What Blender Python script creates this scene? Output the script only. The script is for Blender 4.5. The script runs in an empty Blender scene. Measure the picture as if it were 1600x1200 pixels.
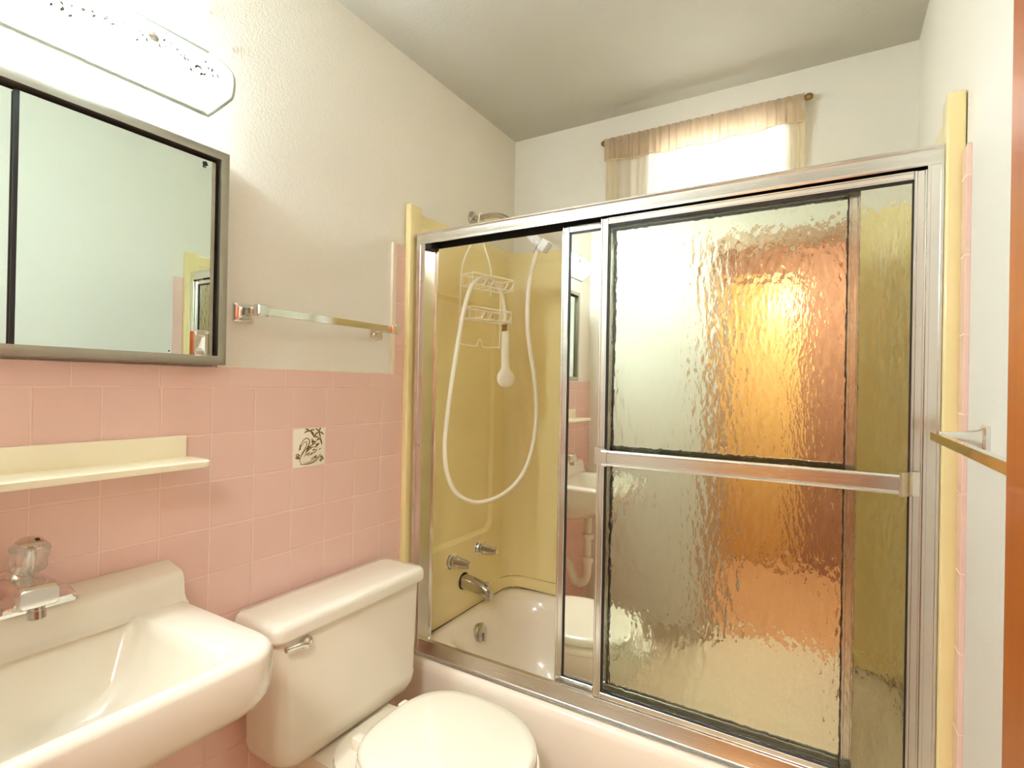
import bpy, bmesh, math, random
from mathutils import Vector, Matrix
random.seed(7)
PI = math.pi
SC = bpy.context.scene
COL = SC.collection

# ------------------------------------------------------------------ materials
def sr(r, g, b):
    f = lambda c: (c/255/12.92) if c/255 <= .04045 else ((c/255+.055)/1.055)**2.4
    return (f(r), f(g), f(b), 1)

class NT:
    def __init__(s, name):
        s.m = bpy.data.materials.new(name); s.m.use_nodes = True
        s.t = s.m.node_tree; s.t.nodes.clear()
        s.out = s.n('ShaderNodeOutputMaterial')
    def n(s, kind, **kw):
        o = s.t.nodes.new(kind)
        for k, v in kw.items():
            if k in o.inputs: o.inputs[k].default_value = v
            else: setattr(o, k, v)
        return o
    def l(s, a, b): s.t.links.new(a, b)
    def math(s, op, a, b=None, c=None):
        o = s.t.nodes.new('ShaderNodeMath'); o.operation = op
        for i, v in enumerate((a, b, c)):
            if v is None: continue
            if isinstance(v, (int, float)): o.inputs[i].default_value = v
            else: s.l(v, o.inputs[i])
        return o.outputs[0]
    def mix(s, fac, a, b):
        o = s.t.nodes.new('ShaderNodeMix'); o.data_type = 'RGBA'
        for i, v in ((0, fac), (6, a), (7, b)):
            if hasattr(v, 'links'): s.l(v, o.inputs[i])
            else: o.inputs[i].default_value = v
        return o.outputs[2]
    def coords(s, scale=(1, 1, 1)):
        g = s.n('ShaderNodeTexCoord'); mp = s.n('ShaderNodeMapping')
        mp.inputs['Scale'].default_value = scale
        s.l(g.outputs['Object'], mp.inputs['Vector']); return mp.outputs[0]
    def noise(s, scale, detail=3, vec=None, rough=.5):
        o = s.n('ShaderNodeTexNoise', Scale=scale, Detail=detail, Roughness=rough)
        s.l(vec if vec is not None else s.coords(), o.inputs['Vector']); return o.outputs['Fac']
    def ramp(s, fac, stops):
        o = s.n('ShaderNodeValToRGB'); e = o.color_ramp.elements
        while len(e) < len(stops): e.new(.5)
        for i, (p, c) in enumerate(stops): e[i].position = p; e[i].color = c
        s.l(fac, o.inputs[0]); return o.outputs[0]
    def bump(s, h, strength, dist):
        o = s.n('ShaderNodeBump', Strength=strength, Distance=dist); s.l(h, o.inputs['Height']); return o.outputs[0]
    def bsdf(s, **kw):
        b = s.n('ShaderNodeBsdfPrincipled')
        for k, v in kw.items():
            k = k.replace('_', ' ')
            if hasattr(v, 'links'): s.l(v, b.inputs[k])
            else: b.inputs[k].default_value = v
        s.l(b.outputs[0], s.out.inputs[0]); return b

def simple(name, col, rough=.4, metal=0, coat=0, bumpy=None, var=0.0, varscale=6, **kw):
    t = NT(name)
    args = dict(Base_Color=col, Roughness=rough, Metallic=metal, Coat_Weight=coat, **kw)
    if var:
        n = t.noise(varscale, 5)
        d = tuple(c*(1-var) for c in col[:3])+(1,)
        args['Base_Color'] = t.mix(n, d, tuple(min(1, c*(1+var*.6)) for c in col[:3])+(1,))
    if bumpy:
        sc, st, di = bumpy
        args['Normal'] = t.bump(t.noise(sc, 4), st, di)
    t.bsdf(**args)
    return t.m

M = {}
M['paint'] = simple('wall_paint', sr(238, 234, 222), .6, bumpy=(170, .35, .004), var=.02, varscale=2)
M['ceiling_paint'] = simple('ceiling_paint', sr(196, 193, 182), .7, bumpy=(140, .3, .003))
M['caulk'] = simple('caulk', sr(240, 228, 205), .5)
M['porcelain'] = simple('porcelain', sr(238, 231, 214), .1, coat=.4, var=.025, varscale=5)
M['sink_porcelain'] = simple('sink_porcelain', sr(230, 222, 204), .1, coat=.5, var=.02, varscale=5)
M['seat_plastic'] = simple('seat_plastic', sr(244, 238, 220), .22, coat=.3)
M['enamel'] = simple('tub_enamel', sr(242, 231, 214), .2, coat=.4, var=.05, varscale=7)
M['surround'] = simple('yellow_fibreglass', sr(244, 227, 168), .28, coat=.25, var=.06, varscale=4)
M['cream'] = simple('cream_plastic', sr(252, 245, 218), .3, coat=.2)
M['chrome'] = simple('chrome', (.80, .78, .75, 1), .09, 1)
M['old_chrome'] = simple('worn_chrome', (.62, .58, .52, 1), .2, 1, var=.25, varscale=60)
M['mirror'] = simple('mirror_glass', (.66, .74, .68, 1), .008, 1)
M['door_mirror'] = simple('shower_mirror', (.82, .81, .73, 1), .008, 1)
M['rubber'] = simple('black_rubber', (.012, .012, .012, 1), .5)
M['cavity'] = simple('dark_cabinet_inside', sr(38, 22, 20), .6)
M['mildew'] = simple('mildewed_caulk', sr(104, 82, 40), .8, var=.5, varscale=40)
M['white_plastic'] = simple('white_plastic', sr(240, 240, 240), .35)
M['hose'] = simple('hose_plastic', sr(244, 236, 214), .35)
M['wire'] = simple('coated_wire', sr(255, 250, 232), .4)
M['brass'] = simple('aged_brass', sr(150, 120, 70), .35, .8)
M['rod'] = simple('brown_rod', sr(124, 92, 56), .45, .3)
M['gold_line'] = simple('gold_brown_print', sr(112, 86, 26), .35)
M['ivory_tile'] = simple('ivory_tile', sr(252, 247, 230), .18, coat=.4)
M['etched'] = simple('etched_mark', sr(70, 80, 74), .8)
M['etched_pale'] = simple('pale_etched_mark', sr(140, 150, 140), .8)
M['pvc'] = simple('white_pvc', sr(235, 228, 212), .4)
M['hall_paint'] = simple('hall_paint', sr(152, 106, 76), .7)
M['hall_floor'] = simple('hall_floor_wood', sr(190, 140, 94), .5, var=.1, varscale=12)
M['tan_paint'] = simple('tan_painted_wood', sr(206, 174, 146), .4)
M['steel'] = simple('cabinet_steel', sr(168, 162, 146), .35, .75, var=.12, varscale=30)

def brushed(name, col, rough, sc):
    t = NT(name)
    n = t.noise(14, 6, t.coords(sc), .7)
    r = t.math('MULTIPLY_ADD', n, .22, rough-.1)
    c = t.mix(n, tuple(x*.82 for x in col[:3])+(1,), col)
    t.bsdf(Base_Color=c, Roughness=r, Metallic=1.0)
    return t.m
M['alu'] = brushed('polished_aluminium', (.88, .85, .80, 1), .2, (1, 1, 1))
M['alu_x'] = brushed('brushed_aluminium_bar', (.86, .83, .78, 1), .24, (.6, 20, 20))

def tile_mat(name, axis, a0, step_a, z0, step_z, gw=.0013):
    t = NT(name)
    g = t.n('ShaderNodeNewGeometry'); sp = t.n('ShaderNodeSeparateXYZ'); t.l(g.outputs['Position'], sp.inputs[0])
    ua = sp.outputs[0 if axis == 'x' else 1]; uz = sp.outputs[2]
    # small wobble so the joints are hand laid
    def dist(u, u0, st):
        f = t.math('DIVIDE', t.math('SUBTRACT', u, u0), st)
        fr = t.math('FRACT', f)
        return t.math('MULTIPLY', t.math('MINIMUM', fr, t.math('SUBTRACT', 1.0, fr)), st), t.math('FLOOR', f)
    da, ia = dist(ua, a0, step_a); dz, iz = dist(uz, z0, step_z)
    d = t.math('MINIMUM', da, dz)
    mr = t.n('ShaderNodeMapRange'); mr.interpolation_type = 'SMOOTHSTEP'
    t.l(d, mr.inputs[0]); mr.inputs[1].default_value = gw*.6; mr.inputs[2].default_value = gw*1.5
    body = mr.outputs[0]
    wn = t.n('ShaderNodeTexWhiteNoise', noise_dimensions='2D')
    cb = t.n('ShaderNodeCombineXYZ'); t.l(ia, cb.inputs[0]); t.l(iz, cb.inputs[1]); t.l(cb.outputs[0], wn.inputs['Vector'])
    tint = t.mix(wn.outputs['Value'], sr(240, 204, 193), sr(243, 209, 198))
    spk = t.noise(420, 2)
    tint = t.mix(t.math('MULTIPLY', spk, .25), tint, sr(218, 174, 162))
    c = t.mix(body, sr(243, 213, 200), tint)
    mr2 = t.n('ShaderNodeMapRange'); mr2.interpolation_type = 'SMOOTHSTEP'
    t.l(d, mr2.inputs[0]); mr2.inputs[1].default_value = gw*.4; mr2.inputs[2].default_value = gw*3
    h = t.math('ADD', mr2.outputs[0], t.math('MULTIPLY', t.noise(9, 2), .5))
    r = t.math('SUBTRACT', .55, t.math('MULTIPLY', body, .37))
    t.bsdf(Base_Color=c, Roughness=r, Normal=t.bump(h, .6, .0012), Coat_Weight=.15)
    return t.m
T = .11
H0 = 1.29
M['tile_left'] = tile_mat('pink_tile_field', 'y', 0, T, H0, T)
M['tile_cap'] = tile_mat('pink_tile_cap', 'y', -.044, .1555, H0, 1.0)
M['tile_strip'] = tile_mat('pink_tile_edge', 'y', .3, 1.0, 1.423, .153)

def hammered():
    t = NT('hammered_glass')
    v = t.coords((78, 78, 34))
    nz = t.n('ShaderNodeTexNoise', Scale=.55, Detail=2.0); t.l(v, nz.inputs['Vector'])
    add = t.n('ShaderNodeVectorMath', operation='MULTIPLY_ADD'); t.l(nz.outputs['Color'], add.inputs[0])
    add.inputs[1].default_value = (1.5, 1.5, 1.5); t.l(v, add.inputs[2])
    vo = t.n('ShaderNodeTexVoronoi', feature='SMOOTH_F1', Scale=.9); vo.inputs['Smoothness'].default_value = 1.0
    t.l(add.outputs[0], vo.inputs['Vector'])
    n2 = t.noise(.35, 2, v)
    h = t.math('ADD', vo.outputs['Distance'], t.math('MULTIPLY', n2, .8))
    h = t.math('ADD', h, t.math('MULTIPLY', t.noise(1.6, 2, v), .28))
    b = t.bump(h, 1.0, .0017)
    g = t.n('ShaderNodeBsdfGlass', IOR=1.45, Roughness=.0); g.inputs['Color'].default_value = (.97, .985, .96, 1)
    t.l(b, g.inputs['Normal']); t.l(g.outputs[0], t.out.inputs[0])
    return t.m
M['hammered'] = hammered()

def acrylic(name, col=(.97, .96, .93, 1)):
    t = NT(name)
    g = t.n('ShaderNodeBsdfGlass', IOR=1.45, Roughness=.03); g.inputs['Color'].default_value = col
    tp = t.n('ShaderNodeBsdfTransparent'); d = t.n('ShaderNodeBsdfDiffuse'); d.inputs[0].default_value = (.9, .88, .84, 1)
    a = t.n('ShaderNodeMixShader', Fac=.35); t.l(g.outputs[0], a.inputs[1]); t.l(tp.outputs[0], a.inputs[2])
    c = t.n('ShaderNodeMixShader', Fac=.15); t.l(a.outputs[0], c.inputs[1]); t.l(d.outputs[0], c.inputs[2])
    t.l(c.outputs[0], t.out.inputs[0]); return t.m
M['acrylic'] = acrylic('clear_acrylic')

def pane():
    t = NT('window_glass')
    a = t.n('ShaderNodeBsdfTransparent'); g = t.n('ShaderNodeBsdfGlossy', Roughness=.02)
    mx = t.n('ShaderNodeMixShader', Fac=.07); t.l(a.outputs[0], mx.inputs[1]); t.l(g.outputs[0], mx.inputs[2])
    t.l(mx.outputs[0], t.out.inputs[0]); return t.m
M['pane'] = pane()

def sheer(name, col, tr, stain=False):
    t = NT(name)
    d = t.n('ShaderNodeBsdfDiffuse'); tl = t.n('ShaderNodeBsdfTranslucent'); tp = t.n('ShaderNodeBsdfTransparent')
    if stain:
        c = t.mix(t.noise(16, 3), tuple(x*.72 for x in col[:3])+(1,), col)
        t.l(c, d.inputs[0]); t.l(c, tl.inputs[0])
    else:
        d.inputs[0].default_value = col; tl.inputs[0].default_value = col
    m1 = t.n('ShaderNodeMixShader', Fac=.55); t.l(d.outputs[0], m1.inputs[1]); t.l(tl.outputs[0], m1.inputs[2])
    m2 = t.n('ShaderNodeMixShader', Fac=tr); t.l(m1.outputs[0], m2.inputs[1]); t.l(tp.outputs[0], m2.inputs[2])
    t.l(m2.outputs[0], t.out.inputs[0]); return t.m
M['sheer'] = sheer('sheer_curtain', sr(246, 240, 228), .07)
M['valance'] = sheer('valance_fabric', sr(236, 216, 188), .03, True)
M['side_fabric'] = sheer('side_curtain_fabric', sr(240, 230, 206), .0)

def wood(name, c1, c2, axis=2):
    t = NT(name)
    s = [9, 9, 9]; s[axis] = .5
    v = t.coords(tuple(s))
    n = t.noise(3.0, 6, v, .65)
    c = t.ramp(n, [(.3, c1), (.7, c2)])
    t.bsdf(Base_Color=c, Roughness=.35, Coat_Weight=.2, Normal=t.bump(n, .15, .002)); return t.m
M['oak'] = wood('oak_door', sr(158, 66, 2), sr(186, 92, 8))
M['oak_pale'] = wood('pale_oak', sr(206, 162, 92), sr(222, 178, 108))

def vinyl():
    t = NT('floor_vinyl')
    n = t.noise(20, 4)
    c = t.ramp(n, [(.3, sr(190, 170, 140)), (.7, sr(212, 194, 164))])
    t.bsdf(Base_Color=c, Roughness=.4); return t.m
M['floor'] = vinyl()

def emit(name, col, s):
    t = NT(name); e = t.n('ShaderNodeEmission', Strength=s); e.inputs[0].default_value = col
    t.l(e.outputs[0], t.out.inputs[0]); return t.m
LAMP = 13.0
def shade_mat():
    t = NT('frosted_glass_shade')
    tp = t.n('ShaderNodeBsdfTransparent'); tl = t.n('ShaderNodeBsdfTranslucent'); df = t.n('ShaderNodeBsdfDiffuse')
    tl.inputs[0].default_value = (.55, .60, .55, 1); df.inputs[0].default_value = (.55, .60, .55, 1)
    a = t.n('ShaderNodeMixShader', Fac=.35); t.l(tl.outputs[0], a.inputs[1]); t.l(df.outputs[0], a.inputs[2])
    c = t.n('ShaderNodeMixShader', Fac=.74); t.l(a.outputs[0], c.inputs[1]); t.l(tp.outputs[0], c.inputs[2])
    t.l(c.outputs[0], t.out.inputs[0]); return t.m
M['shade'] = shade_mat()
M['bulb'] = emit('lit_bulb', (.80, .97, 1.08, 1), 70)
M['panel'] = emit('added_panel_glow', (.84, .97, 1.04, 1), 172)
M['hall_globe'] = emit('hall_globe', (1, .97, .93, 1), 28)
def rimglass():
    t = NT('frosted_glass_rim'); t.bsdf(Base_Color=sr(176, 186, 172), Roughness=.3); return t.m
M['rim'] = rimglass()

# ------------------------------------------------------------------ mesh helpers
def new(): return bmesh.new()
def box(bm, x0, x1, y0, y1, z0, z1, bev=0, seg=2):
    b = bmesh.new(); bmesh.ops.create_cube(b, size=1)
    bmesh.ops.scale(b, vec=(abs(x1-x0), abs(y1-y0), abs(z1-z0)), verts=b.verts)
    bmesh.ops.translate(b, vec=((x0+x1)/2, (y0+y1)/2, (z0+z1)/2), verts=b.verts)
    if bev: bmesh.ops.bevel(b, geom=list(b.edges), offset=bev, segments=seg, profile=.5, affect='EDGES', clamp_overlap=True)
    merge(bm, b); return bm
def merge(bm, b, mat=None):
    if mat is not None: bmesh.ops.transform(b, matrix=mat, verts=b.verts)
    me = bpy.data.meshes.new('tmp'); b.to_mesh(me); b.free(); bm.from_mesh(me); bpy.data.meshes.remove(me)
def loft(bm, loops, cap0=True, cap1=True, closed=True):
    rows = [[bm.verts.new(p) for p in lp] for lp in loops]
    n = len(rows[0])
    for a, b in zip(rows, rows[1:]):
        for i in range(n if closed else n-1):
            j = (i+1) % n
            bm.faces.new((a[i], a[j], b[j], b[i]))
    if cap0: bm.faces.new(list(reversed(rows[0])))
    if cap1: bm.faces.new(rows[-1])
    return bm
def rr(u0, u1, v0, v1, r, n=6):
    r = min(r, abs(u1-u0)/2-1e-5, abs(v1-v0)/2-1e-5)
    out = []
    for cx, cy, a0 in ((u1-r, v0+r, -90), (u1-r, v1-r, 0), (u0+r, v1-r, 90), (u0+r, v0+r, 180)):
        for i in range(n+1):
            a = math.radians(a0+90*i/n); out.append((cx+r*math.cos(a), cy+r*math.sin(a)))
    return out
def hz(loop, z): return [(a, b, z) for a, b in loop]
def fix(bm):
    bmesh.ops.recalc_face_normals(bm, faces=bm.faces)
def smooth_path(pts, sub=6):
    P = [Vector(p) for p in pts]; out = []
    for i in range(len(P)-1):
        p0 = P[max(i-1, 0)]; p1 = P[i]; p2 = P[i+1]; p3 = P[min(i+2, len(P)-1)]
        for k in range(sub):
            t = k/sub
            out.append(.5*((2*p1)+(p2-p0)*t+(2*p0-5*p1+4*p2-p3)*t*t+(3*p1-p0-3*p2+p3)*t**3))
    out.append(P[-1]); return out
def tube(bm, pts, r, n=10, sub=0, closed=False, ribs=None):
    P = smooth_path(pts, sub) if sub else [Vector(p) for p in pts]
    up = Vector((0, 0, 1)); loops = []; prev = None
    m = len(P)
    for i, p in enumerate(P):
        t = (P[(i+1) % m if closed else min(i+1, m-1)]-P[(i-1) % m if closed else max(i-1, 0)])
        if t.length < 1e-9: t = Vector((0, 0, 1))
        t.normalize()
        if prev is None:
            a = up if abs(t.dot(up)) < .9 else Vector((1, 0, 0))
            u = a.cross(t).normalized()
        else:
            u = (prev-t*prev.dot(t)).normalized()
        prev = u; v = t.cross(u)
        rad = r(i/(m-1)) if callable(r) else r
        loops.append([tuple(p+u*rad*math.cos(2*PI*k/n)+v*rad*math.sin(2*PI*k/n)) for k in range(n)])
    if closed: loops.append(loops[0])
    loft(bm, loops, not closed, not closed); return bm
def lathe(bm, prof, origin, axis, n=24):
    """prof: list of (distance along axis, radius)"""
    ax = Vector(axis).normalized(); a = Vector((0, 0, 1)) if abs(ax.z) < .9 else Vector((1, 0, 0))
    u = a.cross(ax).normalized(); v = ax.cross(u); o = Vector(origin)
    loft(bm, [[tuple(o+ax*d+u*max(r, 1e-5)*math.cos(2*PI*k/n)+v*max(r, 1e-5)*math.sin(2*PI*k/n)) for k in range(n)] for d, r in prof])
    return bm
def prism(bm, poly, axis, a0, a1):
    """poly of 2-D points extruded along axis ('x': (y,z), 'y': (x,z), 'z': (x,y))"""
    def mk(p, a):
        return {'x': (a, p[0], p[1]), 'y': (p[0], a, p[1]), 'z': (p[0], p[1], a)}[axis]
    loft(bm, [[mk(p, a0) for p in poly], [mk(p, a1) for p in poly]]); return bm

OFF = {}
def link(o): COL.objects.link(o); return o
def thing(name, label, cat, loc=(0, 0, 0), group=None, kind=None):
    o = link(bpy.data.objects.new(name, None)); o.location = loc; o.empty_display_size = .05
    o['label'] = label; o['category'] = cat
    if group: o['group'] = group
    if kind: o['kind'] = kind
    OFF[o] = Vector(loc); return o
def obj(name, bm, mat, parent=None, label=None, cat=None, group=None, kind=None, angle=35, loc=None):
    fix(bm)
    off = OFF[parent] if parent is not None else Vector(loc if loc else (0, 0, 0))
    bmesh.ops.translate(bm, vec=-off, verts=bm.verts)
    me = bpy.data.meshes.new(name); bm.to_mesh(me); bm.free()
    me.polygons.foreach_set('use_smooth', [True]*len(me.polygons))
    me.set_sharp_from_angle(angle=math.radians(angle))
    me.materials.append(M[mat] if isinstance(mat, str) else mat)
    o = link(bpy.data.objects.new(name, me))
    if parent is not None: o.parent = parent; OFF[o] = off
    else: o.location = off; OFF[o] = off
    if label: o['label'] = label
    if cat: o['category'] = cat
    if group: o['group'] = group
    if kind: o['kind'] = kind
    return o
def struct(name, bm, mat, label=None, cat=None, parent=None):
    o = obj(name, bm, mat, parent, label, cat, None, 'structure' if parent is None else None); return o

# ------------------------------------------------------------------ room shell
XR, YB, YF, ZC = 1.473, .827, -1.42, 2.425
def wall_with_hole(bm, axis_vals, hole, t0, t1):
    u0, u1, z0, z1 = axis_vals; a, b, c, d = hole
    for (x0, x1, zz0, zz1) in ((u0, a, z0, z1), (b, u1, z0, z1), (a, b, z0, c), (a, b, d, z1)):
        if x1-x0 > 1e-4 and zz1-zz0 > 1e-4: box(bm, x0, x1, t0, t1, zz0, zz1)
    bmesh.ops.remove_doubles(bm, verts=bm.verts, dist=1e-5)
b = new(); box(b, -.11, -.008, YF-.1, YB+.1, 0, ZC); struct('wall_left', b, 'paint', 'white orange peel painted wall behind sink, mirror and toilet', 'wall')
b = new(); box(b, XR, XR+.1, YF-.1, YB+.1, 0, ZC); struct('wall_right', b, 'paint', 'plain white wall on the right behind the open wooden door', 'wall')
WX0, WX1, WZ0, WZ1 = .66, 1.075, 1.93, 2.25
b = new(); wall_with_hole(b, (-.008, XR, 0, ZC), (WX0, WX1, WZ0, WZ1), YB, YB+.1); struct('wall_back', b, 'paint', 'white wall above the bathtub with the small curtained window', 'wall')
DX0, DX1, DZ = .735, 1.385, 2.06
b = new(); wall_with_hole(b, (-.008, XR, 0, ZC), (DX0, DX1, 0, DZ), YF-.1, YF); struct('wall_front', b, 'paint', 'white wall with the doorway, seen reflected in the shower mirror', 'wall')
b = new(); box(b, -.11, XR+.1, YF-.1, YB+.1, -.06, 0); struct('floor', b, 'floor', 'beige vinyl bathroom floor', 'floor')
b = new(); box(b, -.11, XR+.1, YF-.1, YB+.1, ZC, ZC+.06); struct('ceiling', b, 'ceiling_paint', 'off-white painted ceiling', 'ceiling')

# pink tile wainscot
b = new(); box(b, -.008, 0, YF, .1, 0, H0); tw = struct('trim_1', b, 'tile_left', 'pink square tile wainscot on the wall behind sink and toilet', 'tile wainscot')
b = new(); box(b, -.008, .001, YF, .1, H0, 1.338, .0008, 1); obj('tile_cap', b, 'tile_cap', tw)
b = new(); box(b, -.008, .001, .056, .1, 1.338, 1.774, .0008, 1); obj('tile_edge_column', b, 'tile_strip', tw)
b = new(); box(b, -.008, .0016, .040, .056, 1.337, 1.776, .0007, 1); box(b, -.008, .0014, -.54, .056, 1.338, 1.3425, .0007, 1)
obj('caulk_edge', b, 'caulk', tw, 'white caulk line')
b = new(); box(b, XR-.008, XR, .056, .099, 0, 1.79, .001, 1); struct('trim_2', b, 'tile_strip', 'narrow column of pink tile beside the shower on the right wall', 'tile column')
# door casing
b = new()
box(b, DX0-.065, DX0, YF, YF+.018, 0, DZ+.065, .003); box(b, DX0, XR, YF, YF+.018, DZ, DZ+.065, .003)
box(b, DX0-.002, DX0+.018, YF-.1, YF, 0, DZ); box(b, DX1-.018, DX1+.002, YF-.1, YF, 0, DZ); box(b, DX0, DX1, YF-.1, YF, DZ-.018, DZ+.002)
struct('trim_3', b, 'tan_paint', 'oak casing around the doorway', 'door casing')
# open door leaf
d = thing('door_1', 'orange oak door standing open along the right wall, at the picture edge', 'door', (1.37, YF+.02, 0), kind='structure')
dl = new()
box(dl, 1.354, 1.388, YF+.022, -.752, .012, 2.03, .003)
o = obj('door_leaf', dl, 'oak', d)
b = new(); lathe(b, [(0, .028), (.006, .028), (.008, .012), (.03, .012), (.036, .026), (.05, .028), (.058, .02), (.06, .001)], (1.354, -.81, .93), (-1, 0, 0)); obj('door_knob', b, 'brass', d)

# hallway beyond the doorway
HY = -2.9
b = new(); box(b, -.3, 2.1, HY-.1, HY, 0, ZC); struct('wall_hall_back', b, 'hall_paint', 'tan hallway wall beyond the doorway', 'wall')
b = new(); box(b, -.4, -.3, HY-.1, YF-.1, 0, ZC); struct('wall_hall_left', b, 'hall_paint', 'left end of the hallway beyond the doorway', 'wall')
b = new(); box(b, 2.1, 2.2, HY-.1, YF-.1, 0, ZC); struct('wall_hall_right', b, 'hall_paint', 'right end of the hallway beyond the doorway', 'wall')
b = new(); box(b, -.3, -.11, YF-.1, YF-.09, 0, ZC); box(b, XR+.1, 2.1, YF-.1, YF-.09, 0, ZC); struct('wall_hall_front', b, 'hall_paint', 'hallway side of the bathroom wall', 'wall')
b = new(); box(b, -.4, 2.2, HY-.1, YF-.1, -.06, 0); struct('floor_hall', b, 'hall_floor', 'hallway floor beyond the doorway', 'floor')
b = new(); box(b, -.4, 2.2, HY-.1, YF-.1, ZC, ZC+.06); struct('ceiling_hall', b, 'ceiling_paint', 'hallway ceiling beyond the doorway', 'ceiling')
d2 = thing('door_2', 'pale oak closet door across the hallway, seen only in the mirror', 'door', (.8, HY, 0), kind='structure')
b = new(); box(b, .48, .99, HY+.001, HY+.03, .01, 2.1, .003); obj('door_leaf', b, 'oak_pale', d2)
b = new(); box(b, .42, .48, HY+.001, HY+.022, 0, 2.16, .002); box(b, .99, 1.05, HY+.001, HY+.022, 0, 2.16, .002); box(b, .48, .99, HY+.001, HY+.022, 2.1, 2.16, .002); obj('door_frame', b, 'oak_pale', d2)
hl = thing('hall_ceiling_light', 'round glass ceiling light in the hallway beyond the doorway', 'ceiling light', (1.2, -2.05, ZC))
b = new(); lathe(b, [(0, .255), (.016, .255), (.024, .245)], (1.2, -2.05, ZC), (0, 0, -1), 40); obj('ceiling_plate', b, 'brass', hl)
b = new(); lathe(b, [(.024, .24), (.05, .235), (.085, .19), (.11, .12), (.122, .05), (.124, .001)], (1.2, -2.05, ZC), (0, 0, -1), 40); obj('glass_dome', b, 'hall_globe', hl)

# window
w = thing('window_1', 'small high window behind the sheer curtain', 'window', ((WX0+WX1)/2, YB+.05, WZ0), kind='structure')
b = new()
for (x0, x1, z0, z1) in ((WX0, WX0+.025, WZ0, WZ1), (WX1-.025, WX1, WZ0, WZ1), (WX0+.025, WX1-.025, WZ0, WZ0+.025), (WX0+.025, WX1-.025, WZ1-.025, WZ1)):
    box(b, x0, x1, YB+.03, YB+.07, z0, z1, .002, 1)
obj('window_frame', b, 'white_plastic', w)
b = new(); box(b, WX0+.02, WX1-.02, YB+.048, YB+.052, WZ0+.02, WZ1-.02); obj('window_pane', b, 'pane', w)

# curtain rod and curtain
r_ = thing('curtain_rod', 'thin brown curtain rod above the small window', 'curtain rod', (.8, .79, 2.307))
b = new(); tube(b, [(.448, .79, 2.307), (1.162, .79, 2.308)], .0065, 10); obj('rod', b, 'rod', r_)
for x in (.445, 1.165):
    s = -1 if x < .8 else 1
    b = new(); lathe(b, [(-.006, .007), (0, .011), (.01, .012), (.018, .007), (.02, .001)], (x, .79, 2.307), (s, 0, 0), 14); obj('finial', b, 'brass', r_)
for x in (.475, 1.145):
    b = new(); tube(b, [(x, .826, 2.295), (x, .80, 2.295), (x, .79, 2.298)], .004, 8, 4); lathe(b, [(0, .011), (.003, .011)], (x, .827, 2.295), (0, -1, 0), 14); obj('rod_bracket', b, 'brass', r_)
cu = thing('window_curtain', 'sheer white curtain with gathered beige valance over the bathroom window', 'curtain', (.8, .79, 2.31))
def cloth(x0, x1, zt, zb, amp, freq, y0, seed, nz=14, nx=220, gather=0.4, hem=None):
    rnd = random.Random(seed); ph = [rnd.uniform(0, 6.28) for _ in range(5)]
    bm = new(); rows = []
    for j in range(nz+1):
        row = []
        for i in range(nx+1):
            u = i/nx; x = x0+(x1-x0)*u
            zb_ = zb(u) if callable(zb) else zb
            t = j/nz; z = zt+(zb_-zt)*t
            am = amp*(gather+(1-gather)*min(1, t*1.6))
            y = y0+am*(math.sin(freq*u*6.28+ph[0])+.6*math.sin(freq*1.73*u*6.28+ph[1]+t*.7)+.3*math.sin(freq*3.1*u*6.28+ph[2]-t))
            row.append(bm.verts.new((x+.003*math.sin(freq*.9*u*6.28+ph[3])*t, y, z)))
        rows.append(row)
    for a, c in zip(rows, rows[1:]):
        for i in range(nx): bm.faces.new((a[i], a[i+1], c[i+1], c[i]))
    return bm
hemf = lambda u: 2.226-.012*math.sin(u*PI)+.004*math.sin(u*30)
b = cloth(.487, 1.16, 2.30, 1.935, .0065, 11, .802, 3); obj('sheer_panel', b, 'sheer', cu, 'thin white sheer panel')
b = cloth(.446, 1.158, 2.318, hemf, .0035, 26, .778, 5, nz=10, nx=320, gather=.8); va = obj('valance', b, 'valance', cu, 'gathered beige valance')
b = new(); tube(b, [(.446+.712*i/80, .7755, hemf(i/80)+.001) for i in range(81)], .0022, 6); obj('hem', b, 'side_fabric', va)
b = cloth(.446, .50, 2.27, 1.935, .003, 2, .796, 9, nx=40); obj('side_panel', b, 'side_fabric', cu, 'opaque cream side panel')
b = cloth(1.118, 1.162, 2.27, 1.935, .003, 2, .797, 11, nx=40); obj('side_panel', b, 'side_fabric', cu, 'opaque cream side panel')

# ------------------------------------------------------------------ shower surround
su = thing('shower_surround', 'yellow moulded fibreglass surround lining the tub alcove walls', 'shower surround', (.7, .8, .41))
ZR = .408
def yz(loop, x): return [(x, a, c) for a, c in loop]
b = new()
n = 8
outer = rr(.15, .735, ZR, 1.855, .001, n)
loft(b, [yz(outer, -.004), yz(outer, .014), yz(rr(.195, .655, .69, 1.64, .05, n), .014), yz(rr(.208, .638, .706, 1.624, .042, n), .001), yz(rr(.23, .62, .73, 1.6, .04, n), .001)])
prism(b, [(-.004, 1.855), (.012, 1.855), (.004, 1.885), (-.001, 1.905), (-.004, 1.906)], 'y', .15, .735)
obj('left_panel', b, 'surround', su, angle=25)
b = new(); box(b, -.004, .020, .100, .160, ZR, 1.92, .005, 3); obj('flange', b, 'surround', su)
b = new(); box(b, 1.4415, 1.471, .100, .160, ZR, 1.915, .004, 3); obj('flange', b, 'surround', su)
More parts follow.
